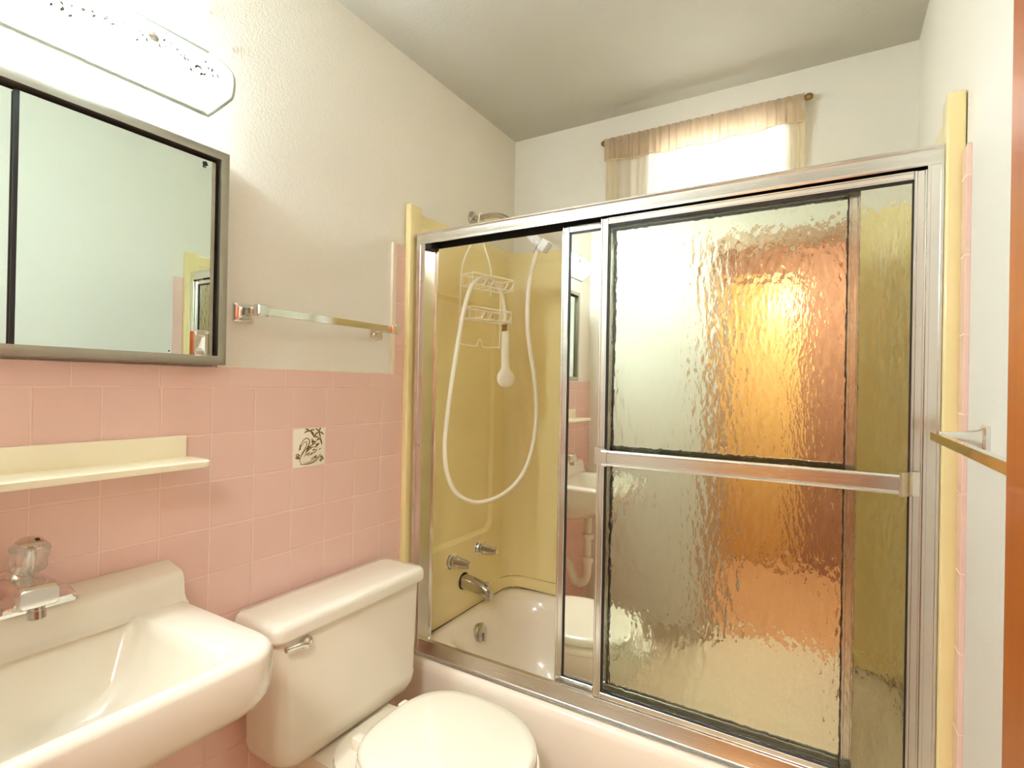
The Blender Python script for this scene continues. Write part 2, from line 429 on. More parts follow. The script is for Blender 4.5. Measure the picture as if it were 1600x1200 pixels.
# back panel with coved corners
def arc(cx, cy, r, a0, a1, k=8): return [(cx+r*math.cos(math.radians(a0+(a1-a0)*i/k)), cy+r*math.sin(math.radians(a0+(a1-a0)*i/k))) for i in range(k+1)]
inner = arc(.092, .73, .08, 180, 90)+arc(1.37, .73, .08, 90, 0)
outerp = [(1.472, .73), (1.472, .826), (-.004, .826), (-.004, .73)]
b = new(); prism(b, inner+outerp, 'z', ZR, 1.85)
def grow(dx): return arc(.092, .73, .08+dx, 180, 90)+arc(1.37, .73, .08+dx, 90, 0)
for z0, z1, d0, d1 in ((1.85, 1.875, 0, .008), (1.875, 1.905, .008, .013)):
    loft(b, [[(x, y, z0) for x, y in grow(d0)]+[(x, y, z0) for x, y in outerp], [(x, y, z1) for x, y in grow(d1)]+[(x, y, z1) for x, y in outerp]])
obj('back_panel', b, 'surround', su, angle=25)
b = new(); outer = rr(.16, .735, ZR, 1.855, .001, n)
loft(b, [yz(outer, 1.462), yz(outer, 1.45), yz(rr(.23, .64, .69, 1.64, .05, n), 1.45), yz(rr(.245, .625, .705, 1.62, .045, n), 1.457), yz(rr(.26, .61, .73, 1.6, .04, n), 1.457)])
box(b, 1.452, 1.462, .16, .735, 1.855, 1.905, .002, 1)
obj('right_panel', b, 'surround', su, angle=25)
# base strip with mildewed caulk
def ring(off, r=.08):
    return [(.012+off, .165)]+[(.012+off, .4), (.012+off, .6)]+arc(.092, .73, .08-off, 180, 90)+[(.4, .81-off), (.8, .81-off), (1.1, .81-off)]+arc(1.37, .73, .08-off, 90, 0)+[(1.45-off, .5), (1.45-off, .165)]
bs = new()
A = ring(.0)[2:-2]; Bq = ring(.010)[2:-2]
loft(bs, [[(x, y, ZR+.05) for x, y in A], [(x, y, ZR+.046) for x, y in Bq], [(x, y, ZR) for x, y in Bq]], False, False, closed=False)
st = obj('base_strip', bs, 'surround', su, angle=60)
rnd = random.Random(4)
b = new(); tube(b, [(x, y, ZR+.004+rnd.uniform(-.0015, .0015)) for x, y in [tuple(p) for p in smooth_path([(q[0], q[1], 0) for q in ring(.0115)], 4) for p in [(p[0], p[1])]]], lambda t: .0007+.0013*abs(math.sin(t*75)*math.sin(t*31)), 6); obj('caulk_line', b, 'mildew', su, 'dark mildewed caulk line')
b = new(); tube(b, [(x, y, ZR+.051) for x, y in [(p[0], p[1]) for p in smooth_path([(q[0], q[1], 0) for q in ring(.001)[3:14]], 4)]], lambda t: .0004+.0009*abs(math.sin(t*51)*math.sin(t*23)), 6); obj('caulk_line', b, 'mildew', su, 'dark mildewed caulk line')

# ------------------------------------------------------------------ bathtub
tb = thing('bathtub', 'built-in cream enamel bathtub behind the sliding glass doors', 'bathtub', (.73, .46, 0))
b = new(); k = 10
X0, X1, Y0, Y1 = .0, 1.462, .085, .825
loops = [hz(rr(X0, X1, Y0+.03, Y1, .002, k), .002), hz(rr(X0, X1, Y0+.03, Y1, .002, k), .05), hz(rr(X0, X1, Y0+.006, Y1, .002, k), .09), hz(rr(X0, X1, Y0+.003, Y1, .002, k), .33),
         hz(rr(X0, X1, Y0, Y1, .003, k), .375), hz(rr(X0+.001, X1-.001, Y0+.004, Y1-.001, .004, k), .394), hz(rr(X0+.002, X1-.002, Y0+.014, Y1-.002, .006, k), .403), hz(rr(X0+.003, X1-.003, Y0+.03, Y1-.003, .01, k), .4055),
         hz(rr(.06, 1.40, .195, .795, .16, k), .406), hz(rr(.068, 1.392, .205, .785, .155, k), .401), hz(rr(.08, 1.37, .222, .768, .15, k), .385), hz(rr(.10, 1.34, .24, .75, .15, k), .34),
         hz(rr(.13, 1.27, .262, .728, .15, k), .2), hz(rr(.17, 1.2, .29, .70, .14, k), .11), hz(rr(.25, 1.1, .34, .65, .12, k), .085)]
loft(b, loops); obj('tub_shell', b, 'enamel', tb, angle=50)
b = new(); ax = Vector((1, -.0, .18)).normalized()
lathe(b, [(-.012, .034), (.004, .036), (.008, .034), (.012, .024), (.013, .001)], (.102, .45, .352), ax, 28); op = obj('overflow_plate', b, 'old_chrome', tb, 'round chrome overflow plate')
b = new(); box(b, .112, .124, .447, .458, .322, .352, .003); obj('trip_lever', b, 'old_chrome', op)

# ------------------------------------------------------------------ sliding door enclosure
en = thing('shower_enclosure', 'chrome framed sliding shower door enclosure across the bathtub', 'shower door', (.73, .14, .41))
# header: channel with face, lip and its inner shade painted black
b = new()
hx0, hx1 = .033, 1.4405
prof = [(.118, 1.776), (.118, 1.782), (.122, 1.785), (.122, 1.806), (.118, 1.810), (.118, 1.817), (.123, 1.820), (.176, 1.820), (.180, 1.816), (.180, 1.776), (.177, 1.776), (.177, 1.812), (.121, 1.812), (.125, 1.786), (.121, 1.776)]
prof = [(.119, 1.780), (.1175, 1.786), (.119, 1.790), (.119, 1.811), (.116, 1.815), (.117, 1.8195), (.176, 1.8195), (.180, 1.816), (.180, 1.774), (.177, 1.774), (.177, 1.812), (.123, 1.812), (.123, 1.780)]
prism(b, prof, 'x', hx0, hx1); obj('header_rail', b, 'alu_x', en, 'bright chrome header rail')
b = new(); box(b, hx0+.003, hx1-.003, .1235, .1768, 1.803, 1.8115); box(b, hx0+.003, hx1-.003, .1745, .1768, 1.774, 1.803); box(b, hx0+.01, hx0+.055, .128, .172, 1.762, 1.80, .003, 1); obj('header_shade', b, 'rubber', en, 'shade inside the header, painted black')  # shade under the header put in as black strips
for s in (0, 1):
    b = new()
    if s == 0:
        x0 = .034
        prof = [(x0-.0, .118), (x0+.012, .118), (x0+.013, .121), (x0+.030, .121), (x0+.031, .118), (x0+.036, .118), (x0+.036, .128), (x0+.04, .168), (x0+.046, .172), (x0+.046, .178), (x0, .178)]
    else:
        x1 = 1.4405
        prof = [(x1, .118), (x1, .178), (x1-.03, .178), (x1-.03, .165), (x1-.024, .160), (x1-.024, .128), (x1-.027, .122), (x1-.027, .118), (x1-.022, .118), (x1-.021, .1205), (x1-.006, .1205), (x1-.005, .118)]
    prism(b, prof, 'z', .41, 1.78); obj('wall_jamb', b, 'alu', en)
b = new()
prof = [(.104, .4065), (.104, .4085), (.112, .410), (.1165, .4115), (.1185, .414), (.1225, .4495), (.1235, .4515), (.1258, .4515), (.128, .438), (.1425, .438), (.1445, .446), (.1465, .446), (.149, .432), (.172, .432), (.178, .428), (.178, .4065)]
prism(b, prof, 'x', .022, 1.4405); obj('bottom_track', b, 'alu_x', en, 'grimy chrome bottom track')

def sliding(name, x0, x1, z0, z1, yc, glassmat, label, gname, stile=.022, top=.018, bot=.026, th=.016):
    b = new(); y0, y1 = yc-th/2, yc+th/2
    def bar(xa, xb, za, zb, vertical):
        # rounded rail with a raised outer lip
        box(b, xa, xb, y0+.003, y1-.003, za, zb, .0015, 1)
        if vertical:
            box(b, xa, xa+.006, y0, y1, za, zb, .0015, 1); box(b, xb-.005, xb, y0, y1, za, zb, .0015, 1)
        else:
            box(b, xa, xb, y0, y1, za, za+.004, .0012, 1); box(b, xa, xb, y0, y1, zb-.004, zb, .0012, 1)
    bar(x0, x0+stile, z0, z1, True); bar(x1-stile, x1, z0, z1, True)
    bar(x0+stile, x1-stile, z1-top, z1, False); bar(x0+stile, x1-stile, z0, z0+bot, False)
    f = obj(name, b, 'alu', en, label)
    b = new()
    gx0, gx1, gz0, gz1 = x0+stile, x1-stile, z0+bot, z1-top
    w_ = .005
    for (xa, xb, za, zb) in ((gx0, gx0+w_, gz0, gz1), (gx1-w_*.6, gx1, gz0, gz1), (gx0, gx1, gz1-w_, gz1), (gx0, gx1, gz0, gz0+.002)):
        box(b, xa, xb, yc-.0045, yc+.0045, za, zb)
    obj('gasket', b, 'rubber', f, 'black rubber gasket')
    b = new(); box(b, gx0-.004, gx1+.004, yc-.002, yc+.002, gz0-.006, gz1+.006)
    g = obj(gname, b, glassmat, f)
    return f
fi = sliding('sliding_door', .563, 1.299, .436, 1.777, .1615, 'door_mirror', 'rear sliding door with a mirror panel', 'mirror_panel')
fo = sliding('sliding_door', .693, 1.4145, .443, 1.776, .1345, 'hammered', 'front sliding door of hammered glass', 'glass_panel')
# towel bar on the outer door
b = new()
prism(b, [(.088, 1.099), (.086, 1.103), (.090, 1.107), (.090, 1.131), (.086, 1.135), (.088, 1.139), (.097, 1.139), (.097, 1.099)], 'x', .722, 1.372)
obj('towel_bar', b, 'alu_x', fo, 'flat chrome towel bar')
b = new(); prism(b, [(.690, .1235), (.690, .1195), (.716, .1195), (.724, .088), (.736, .088), (.736, .098), (.727, .1235)], 'z', 1.096, 1.142); obj('bar_bracket', b, 'alu', fo)
b = new(); prism(b, [(1.371, .086), (1.371, .098), (1.391, .1245), (1.409, .1245), (1.409, .1195), (1.397, .1185), (1.376, .086)], 'z', 1.094, 1.144); obj('bar_bracket', b, 'alu', fo)
# lint, screws
for z in (1.69, 1.60):
    pass
for z in (1.655, .62, 1.1):
    b = new(); lathe(b, [(0, .0035), (.0015, .003), (.002, .0005)], (.0555, .1212, z), (0, -1, 0), 12); obj('screw', b, 'old_chrome', en)

# ------------------------------------------------------------------ tub filler
ts = thing('tub_spout', 'chrome tub spout on the yellow wall below the two valves', 'tub spout', (.012, .455, .535))
b = new()
sp = []
for i, (x, zc, hw, hh) in enumerate(((.014, .532, .026, .027), (.03, .531, .0265, .0275), (.06, .528, .026, .027), (.09, .523, .0245, .025), (.115, .518, .0235, .0235), (.132, .512, .022, .023), (.142, .506, .018, .020), (.145, .503, .012, .014))):
    sp.append([(x, .455+hw*math.copysign(abs(math.cos(a))**.75, math.cos(a)), zc+hh*math.copysign(abs(math.sin(a))**.75, math.sin(a))) for a in [2*PI*q/24 for q in range(24)]])
loft(b, sp); lathe(b, [(0, .015), (.012, .016), (.024, .015)], (.126, .455, .506), (.1, 0, -1), 20); obj('spout_body', b, 'old_chrome', ts)
b = new(); lathe(b, [(0, .033), (.004, .034), (.008, .033)], (.008, .455, .532), (1, 0, 0), 28); obj('gasket_ring', b, 'rubber', ts, 'black gasket ring')
b = new(); lathe(b, [(0, .004), (.010, .004), (.011, .0075), (.017, .008), (.019, .005), (.0195, .001)], (.124, .455, .530), (0, 0, 1), 14); obj('diverter_knob', b, 'old_chrome', ts)
def valve(y, z, lab):
    h = thing('tub_faucet_handle', lab, 'faucet handle', (.012, y, z), 'crystal tub faucet handles')
    b = new(); lathe(b, [(-.001, .034), (.006, .034), (.012, .031), (.013, .024), (.020, .021), (.022, .012), (.028, .012)], (.003, y, z), (1, 0, 0), 28); obj('escutcheon', b, 'chrome', h)
    b = new(); prof = [(.024, .012), (.026, .023), (.032, .025), (.085, .015), (.092, .013), (.093, .001)]
    nn = 16; loops = []
    for d, r in prof:
        loops.append([(.004+d, y+r*(1 if q % 2 else .86)*math.cos(2*PI*q/nn), z+r*(1 if q % 2 else .86)*math.sin(2*PI*q/nn)) for q in range(nn)])
    loft(b, loops); obj('crystal_knob', b, 'acrylic', h, 'faceted clear acrylic knob', angle=10)
    b = new(); lathe(b, [(.020, .008), (.06, .008), (.088, .005)], (.004, y, z), (1, 0, 0), 12); obj('stem', b, 'brass', h)
    b = new(); lathe(b, [(.0935, .008), (.096, .009), (.098, .006), (.0985, .001)], (.004, y, z), (1, 0, 0), 14); obj('index_button', b, 'chrome', h)
valve(.372, .632, 'clear crystal tub valve handle nearer the toilet')
valve(.560, .636, 'clear crystal tub valve handle nearer the alcove corner')

# ------------------------------------------------------------------ shower arm, hand shower, caddy
sa = thing('shower_pipe', 'chrome shower pipe poking from the wall above the header rail', 'shower pipe', (-.008, .5, 1.98))
b = new(); lathe(b, [(0, .032), (.004, .031), (.010, .022), (.013, .012)], (-.008, .5, 1.98), (1, 0, 0), 28); obj('wall_flange', b, 'old_chrome', sa)
b = new(); tube(b, [(-.006, .5, 1.98), (.08, .5, 1.982), (.14, .5, 1.968), (.2, .503, 1.925), (.262, .507, 1.878)], .0105, 14, 6); obj('arm_pipe', b, 'old_chrome', sa)
hs = thing('hand_shower', 'white hand shower hanging by a long looped hose', 'hand shower', (.29, .5, 1.85))
b = new()
axis = Vector((.62, .06, -.6)).normalized()
lathe(b, [(-.012, .014), (.0, .017), (.03, .018), (.034, .015), (.05, .015)], (.262, .507, 1.878), axis, 20)
bb = new(); box(bb, -.016, .016, -.02, .02, -.022, .022, .004)
merge(b, bb, Matrix.Translation((.318, .512, 1.835)) @ Matrix.Rotation(math.radians(38), 4, 'Y'))
obj('wall_bracket', b, 'white_plastic', hs)
hp = [(.297, .502, 1.836), (.292, .498, 1.812), (.286, .47, 1.74), (.282, .455, 1.64), (.281, .458, 1.53), (.28, .483, 1.44), (.28, .515, 1.355), (.27, .557, 1.254), (.26, .574, 1.153), (.24, .573, 1.039), (.22, .526, .948), (.19, .436, .893), (.16, .323, .884), (.13, .247, .923), (.11, .212, .998), (.1, .208, 1.098), (.1, .228, 1.253), (.1, .267, 1.436), (.105, .298, 1.577), (.11, .332, 1.666), (.115, .385, 1.708), (.122, .452, 1.712), (.132, .503, 1.673), (.139, .520, 1.605), (.141, .521, 1.545)]
b = new(); tube(b, hp, .0083, 12, 10); obj('hose', b, 'hose', hs)
b = new(); lathe(b, [(0, .0085), (.022, .0085), (.024, .0105), (.034, .0105)], (.2985, .503, 1.839), (-.35, -.15, -.92), 16); obj('hose_nut', b, 'old_chrome', hs, 'dark hose nut')
b = new(); lathe(b, [(0, .0105), (.008, .0105), (.009, .0085), (.016, .0085), (.017, .0105), (.026, .0105)], (.141, .521, 1.548), (0, 0, -1), 16); obj('hose_nut', b, 'brass', hs, 'brass hose nut')
b = new()
lp = []
for z, cx, w_, d_ in ((1.525, .141, .010, .010), (1.515, .141, .0135, .012), (1.48, .141, .0145, .0125), (1.42, .142, .0145, .0125), (1.385, .143, .015, .013), (1.37, .144, .019, .013), (1.36, .146, .027, .0135), (1.348, .147, .033, .014), (1.333, .148, .0355, .014), (1.318, .149, .033, .014), (1.306, .149, .025, .0135), (1.299, .149, .013, .010)):
    w_ *= 1.17; d_ *= 1.1
    lp.append([(cx+d_*math.sin(a)*.9+w_*math.cos(a)*.45, .528+w_*math.cos(a)*.89-d_*math.sin(a)*.45, z) for a in [2*PI*q/24 for q in range(24)]])
loft(b, lp); hd = obj('handset', b, 'hose', hs, 'white handset hanging head down', angle=60)
b = new(); lathe(b, [(0, .0305), (.005, .030), (.006, .024), (.0065, .001)], (.139, .541, 1.333), (-.9, .42, 0), 26); obj('spray_face', b, 'old_chrome', hd)

ca = thing('shower_caddy', 'cream coated wire shower caddy with two baskets hung from the shower arm', 'shower caddy', (.09, .46, 1.98))
U = Vector((.055, .21, 0)).normalized(); N = Vector((.21, -.055, 0)).normalized()
O_ = Vector((.048, .352, 0))
def cp(u, z, n=0): v = O_+U*u+N*n; return (v.x, v.y, z)
W = .215
b = new()
loop = [cp(.0, 1.60), cp(.0, 1.70), cp(.012, 1.775), (.06, .397, 1.847), (.05, .452, 1.93), (.036, .484, 1.984), (.033, .499, 1.9965), (.036, .514, 1.984), (.05, .502, 1.93), (.06, .482, 1.875), cp(.146, 1.78), cp(.152, 1.72), cp(.152, 1.66)]
tube(b, loop, .0034, 8, 6)
tube(b, [cp(.0, 1.60), cp(-.004, 1.48), cp(.002, 1.462), cp(.012, 1.460), cp(.075, 1.458), cp(.088, 1.462), cp(.096, 1.482), cp(.105, 1.482), cp(.112, 1.462), cp(.125, 1.456), cp(.185, 1.460), cp(.2, 1.463), cp(.206, 1.48), cp(.206, 1.72)], .0030, 8, 5)
obj('wire_frame', b, 'wire', ca)
for zt, dep in ((1.722, .07), (1.598, .062)):
    b = new()
    zb = zt-.042
    for z, rad in ((zt, .0032), (zb, .0026)):
        tube(b, [cp(.004, z, 0), cp(W-.008, z, 0), cp(W, z, .006), cp(W, z, dep-.006), cp(W-.006, z, dep), cp(.01, z, dep), cp(.004, z, dep-.006)], rad, 6, closed=True)
    for q in range(7):
        u = .012+(W-.024)*q/6
        tube(b, [cp(u, zt, 0), cp(u, zb+.004, 0), cp(u, zb, .004), cp(u, zb, dep-.004), cp(u, zb+.006, dep)], .0013, 6)
    for u in (.05, .085, .16, .19):
        tube(b, [cp(u, zb+.004, dep), cp(u, zb+.006, dep+.008), cp(u+.004, zb+.018, dep+.013), cp(u+.008, zb+.022, dep+.010)], .0026, 6, 3)
    for u in (.004, W):
        tube(b, [cp(u, zt, .002), cp(u, zb, .002)], .0016, 6); tube(b, [cp(u, zt, dep-.006), cp(u, zb, dep-.006)], .0016, 6)
    obj('wire_basket', b, 'wire', ca)

# ------------------------------------------------------------------ toilet
to = thing('toilet', 'cream white toilet with closed lid between the sink and the bathtub', 'toilet', (.35, -.248, 0))
b = new(); k = 8
def tk(ix, iy, r, z): return hz(rr(.03+ix, .186-ix, -.492+iy, -.001-iy, r, k), z)
loft(b, [tk(.045, .075, .03, .386), tk(.018, .05, .035, .391), tk(.006, .026, .04, .402), tk(.001, .010, .04, .42), tk(0, .006, .038, .445), tk(.0035, .0065, .036, .452), tk(.003, .003, .034, .56), tk(.002, .0, .032, .68), tk(.002, .0, .032, .711)])
obj('tank', b, 'porcelain', to, angle=50)
b = new()
def ld(i, r, z): return hz(rr(.020+i, .199-i, -.508+i, .008-i, r, k), z)
loft(b, [ld(.006, .022, .7115), ld(.001, .026, .714), ld(0, .027, .72), ld(.0, .027, .738), ld(.003, .027, .747), ld(.009, .024, .7515), ld(.03, .02, .753)]); obj('tank_lid', b, 'porcelain', to, angle=60)
lv = new(); lathe(lv, [(0, .015), (.004, .016), (.009, .014), (.012, .008), (.016, .006)], (.184, -.420, .690), (1, 0, 0), 22)
fl = obj('flush_lever', lv, 'chrome', to, 'chrome flush lever')
b = new(); tube(b, [(.197, -.424, .692), (.203, -.432, .694), (.205, -.452, .699), (.205, -.478, .702), (.205, -.489, .703)], lambda t: .0075-.0025*t+.0015*max(0, t-.8)*5, 12, 5); obj('lever_arm', b, 'chrome', fl)
def egg(cx, lf, lb, hw, z, yc=-.248, nb=2.9, nf=2.05, n=56):
    out = []
    for q in range(n):
        a = 2*PI*q/n; c, s = math.cos(a), math.sin(a); e = nf if c > 0 else nb
        r = (abs(c)**e+abs(s)**e)**(-1/e)
        out.append((cx+r*c*(lf if c > 0 else lb), yc+r*s*hw, z))
    return out
b = new()
loft(b, [egg(.36, .20, .19, .105, .002), egg(.36, .195, .19, .10, .03), egg(.37, .19, .19, .095, .12), egg(.40, .23, .21, .12, .22), egg(.44, .255, .24, .155, .30), egg(.46, .262, .26, .176, .36), egg(.465, .262, .27, .18, .395), egg(.465, .258, .268, .177, .406), egg(.465, .24, .25, .16, .408)])
obj('bowl', b, 'porcelain', to, angle=60)
b = new(); loft(b, [hz(rr(.06, .30, -.37, -.13, .03, k), .32), hz(rr(.05, .30, -.385, -.115, .03, k), .372), hz(rr(.052, .30, -.383, -.117, .03, k), .385)])
obj('bowl_deck', b, 'porcelain', to, angle=60)
def st_(i, z): return egg(.472, .228-i, .192-i, .190-i, z, -.236)
def li_(i, z): return egg(.472, .220-i, .190-i, .187-i, z, -.236)
b = new(); loft(b, [st_(.008, .410), st_(.001, .415), st_(0, .424), st_(.003, .434), st_(.010, .4385), st_(.04, .440)])
obj('seat_ring', b, 'seat_plastic', to, angle=60)
b = new(); loft(b, [li_(.018, .4405), li_(.004, .4425), li_(0, .450), li_(.003, .458), li_(.013, .4645), li_(.035, .4675), li_(.10, .470)])
obj('seat_lid', b, 'seat_plastic', to, angle=60)
for y in (-.318, -.154):
    b = new(); box(b, .248, .284, y-.015, y+.015, .406, .436, .005); obj('seat_hinge', b, 'seat_plastic', to)

# ------------------------------------------------------------------ sink
YS = -.905
sk = thing('wall_sink', 'white porcelain wall-hung sink with raised back ledge below the mirror', 'sink', (.0, YS, .845))
b = new(); k = 8
HWs = .26
def so(i, x1, r, z, x0=.001): return hz(rr(x0, x1-i, YS-HWs+i, YS+HWs-i, r, k), z)
loft(b, [so(.14, .30, .06, .655, .02), so(.10, .32, .07, .668, .015), so(.06, .375, .08, .700, .008), so(.025, .41, .085, .733, .003), so(.008, .425, .08, .750), so(.002, .428, .075, .768), so(0, .428, .072, .80), so(.0, .426, .07, .832), so(.004, .4235, .068, .841), so(.010, .42, .065, .8445),
         hz(rr(.082, .402, YS-.172, YS+.172, .045, k), .845), hz(rr(.088, .396, YS-.166, YS+.166, .045, k), .841), hz(rr(.10, .385, YS-.158, YS+.158, .05, k), .82), hz(rr(.125, .35, YS-.135, YS+.135, .06, k), .76), hz(rr(.15, .31, YS-.11, YS+.11, .06, k), .722), hz(rr(.19, .27, YS-.05, YS+.05, .035, k), .712)])
obj('basin', b, 'sink_porcelain', sk, angle=60)
b = new()
prof = [(.0005, .838), (.0005, .910), (.004, .9135), (.010, .9145), (.062, .9035), (.070, .9005), (.0755, .894), (.078, .885), (.081, .856), (.088, .846), (.100, .840)]
loft(b, [[(x, YS-HWs+.001, z) for x, z in prof], [(x, YS-HWs+.001+.004, z) for x, z in prof], [(x, YS+HWs-.005, z) for x, z in prof], [(x, YS+HWs-.001, z) for x, z in prof]])
eds = [e for e in b.edges if abs(abs(e.verts[0].co.y-YS)-(HWs-.001)) < 1e-4 and abs(abs(e.verts[1].co.y-YS)-(HWs-.001)) < 1e-4 and min(v.co.z for v in e.verts) > .86]
obj('back_ledge', b, 'sink_porcelain', sk, angle=60)
b = new(); lathe(b, [(0, .018), (.003, .021), (.006, .020)], (.22, YS, .711), (0, 0, 1), 22); obj('drain_ring', b, 'chrome', sk)
dp = thing('drain_pipe', 'white plastic drain trap under the wall-hung sink', 'drain pipe', (.22, YS, .4))
b = new(); tube(b, [(.22, YS, .654), (.22, YS, .56), (.22, YS, .42)], .017, 16); obj('tailpiece', b, 'pvc', dp)
b = new(); tube(b, [(.22, YS, .44), (.215, YS, .36), (.19, YS, .325), (.155, YS, .33), (.135, YS, .37), (.115, YS, .41), (.08, YS, .42), (.002, YS, .42)], .0205, 16, 6); obj('trap_bend', b, 'pvc', dp)
for z in (.55, .43):
    b = new(); lathe(b, [(0, .026), (.004, .027), (.024, .027), (.028, .024)], (.22, YS, z), (0, 0, 1), 20); obj('slip_nut', b, 'pvc', dp)
b = new(); lathe(b, [(0, .0205), (.002, .04), (.006, .038)], (.001, YS, .42), (1, 0, 0), 20); obj('wall_escutcheon', b, 'chrome', dp)

# faucet
fz = .9075
fa = thing('sink_faucet', 'chrome sink faucet with a single round crystal knob', 'faucet', (.055, YS, fz))
slope = Matrix.Translation((.042, YS, .9085)) @ Matrix.Rotation(math.radians(11.5), 4, 'Y')
b = new(); bb = new()
loft(bb, [hz(rr(-.027, .029, -.078, .078, .008, 5), -.0006), hz(rr(-.027, .029, -.078, .078, .008, 5), .006), hz(rr(-.023, .025, -.073, .073, .007, 5), .011), hz(rr(-.017, .019, -.06, .06, .007, 5), .0125)])
merge(b, bb, slope); obj('base_plate', b, 'chrome', fa, 'dark reflecting chrome base plate')
b = new()
# spout block, flat sided and rounded like a wedge
lp = []
for x, zc, hw, hh in ((.025, .933, .024, .022), (.04, .937, .027, .025), (.08, .941, .0285, .024), (.115, .944, .0285, .021), (.132, .945, .0275, .018), (.138, .945, .025, .0145)):
    lp.append([(x, YS+a, zc+c) for a, c in rr(-hw, hw, -hh, hh, .007, 5)])
loft(b, lp); sb = obj('spout', b, 'chrome', fa)
b = new(); lathe(b, [(0, .0115), (.008, .0115), (.009, .0125), (.022, .0125), (.0235, .009), (.0236, .001)], (.122, YS, .930), (.12, 0, -1), 20); obj('aerator', b, 'old_chrome', sb)
b = new(); lathe(b, [(0, .02), (.012, .019), (.02, .012), (.03, .011)], (.05, YS, .957), (.28, 0, 1), 20); obj('cartridge_neck', b, 'chrome', fa)
b = new(); ax = Vector((.30, -.02, 1)).normalized()
prof = [(0, .014), (.003, .024), (.012, .0275), (.026, .0265), (.036, .029), (.042, .0285), (.050, .022), (.053, .014), (.0535, .001)]
bb = new(); nn = 20
loft(bb, [[(max(r, .0004)*(1 if q % 2 or d > .04 else .90)*math.cos(2*PI*q/nn), max(r, .0004)*(1 if q % 2 or d > .04 else .90)*math.sin(2*PI*q/nn), d) for q in range(nn)] for d, r in prof])
q = Vector((0, 0, 1)).rotation_difference(ax).to_matrix().to_4x4()
merge(b, bb, Matrix.Translation((.056, YS+.008, .972)) @ q); kb = obj('crystal_knob', b, 'acrylic', fa, 'clear crystal knob', angle=12)
b = new(); bb = new(); lathe(bb, [(.0, .008), (.03, .007), (.040, .007)], (0, 0, 0), (0, 0, 1), 14); lathe(bb, [(.0536, .019), (.0552, .0185), (.0560, .015), (.0561, .001)], (0, 0, 0), (0, 0, 1), 22)
merge(b, bb, Matrix.Translation((.056, YS+.008, .972)) @ q); obj('knob_cap', b, 'chrome', kb, 'silver cap on the knob')
b = new(); bb = new(); box(bb, -.005, .003, .006, .012, .0562, .0568, .0004, 1)
merge(b, bb, Matrix.Translation((.056, YS+.008, .972)) @ q); obj('index_mark', b, 'rubber', kb)

# soap shelf
ss = thing('soap_shelf', 'long cream plastic ledge shelf on the pink tile above the sink', 'shelf', (0, YS, 1.13))
b = new(); box(b, .0005, .012, YS-.293, YS+.293, 1.130, 1.183, .0018, 2); obj('backboard', b, 'cream', ss)
b = new(); loft(b, [hz(rr(.012, .104, YS-.298, YS+.298, .016, 6), 1.1205), hz(rr(.010, .106, YS-.300, YS+.300, .017, 6), 1.123), hz(rr(.010, .106, YS-.300, YS+.300, .017, 6), 1.133), hz(rr(.012, .104, YS-.298, YS+.298, .016, 6), 1.1355)]); obj('shelf_board', b, 'cream', ss)

# medicine cabinet
mc = thing('mirror_cabinet', 'steel framed medicine cabinet with sliding mirror doors above the sink', 'mirror cabinet', (0, -.853, 1.33))
cy0, cy1, cz0, cz1 = -1.165, -.5405, 1.3425, 1.8345
b = new(); fw = .0205
box(b, .0015, .012, cy0+.004, cy1-.004, cz0+.004, cz1-.004); obj('cabinet_body', b, 'cavity', mc, 'dark inside of the cabinet')
b = new()
def rect(i): return [(cy0+i, cz0+i), (cy1-i, cz0+i), (cy1-i, cz1-i), (cy0+i, cz1-i)]
L_ = [(0, .0015), (0, .034), (.0025, .0395), (.006, .0405), (.015, .0395), (fw, .0385), (fw+.001, .012)]
loft(b, [[(x, a, c) for a, c in rect(i)] for i, x in L_], False, False); obj('frame', b, 'steel', mc, 'worn steel frame')
def mirror(name, y0, y1, z0, z1, x, lab):
    b = new(); box(b, x-.004, x, y0, y1, z0, z1, .0004, 1); return obj(name, b, 'mirror', mc, lab)
m1 = mirror('mirror_door', -.915, -.580, cz0+.012, 1.803, .034, 'right sliding mirror')
m2 = mirror('mirror_door', -1.150, -.890, cz0+.012, 1.803, .026, 'left sliding mirror')
b = new(); box(b, .0275, .0345, -.9215, -.9152, cz0+.012, 1.803, .001, 1); obj('door_edge', b, 'rubber', m1, 'black edge strip')
b = new(); box(b, .0292, .0338, -.5795, -.5715, cz0+.012, 1.803, .0005, 1); obj('door_edge', b, 'steel', m1)
b = new()
loft(b, [yz(rr(-.6185, -.5835, 1.361, 1.4185, .006, 5), .0342), yz(rr(-.6185, -.5835, 1.361, 1.4185, .006, 5), .040), yz(rr(-.616, -.586, 1.3635, 1.416, .005, 5), .042), yz(rr(-.6125, -.5925, 1.371, 1.407, .002, 5), .042), yz(rr(-.608, -.5975, 1.378, 1.402, .002, 5), .0365)])
obj('finger_pull', b, 'chrome', m1, 'small chrome finger pull')
rnd = random.Random(3)
for (y, z, r) in ((-.5955, 1.793, .0058), (-.5995, 1.7865, .0022), (-.596, 1.785, .0015), (-.664, 1.368, .0016), (-.668, 1.3615, .002), (-.6615, 1.361, .0013)):
    b = new(); pts = [(y+r*(1+.35*rnd.uniform(-1, 1))*math.cos(a), z+r*(1+.35*rnd.uniform(-1, 1))*math.sin(a)) for a in [2*PI*q/14 for q in range(14)]]
    prism(b, pts, 'x', .0341, .0344); obj('tarnish_spot', b, 'rubber', m1)
for z in (1.365, ): 
    b = new(); box(b, .034, .037, -.6005, -.598, 1.352, 1.362); obj('pull_rod', b, 'steel', m1)

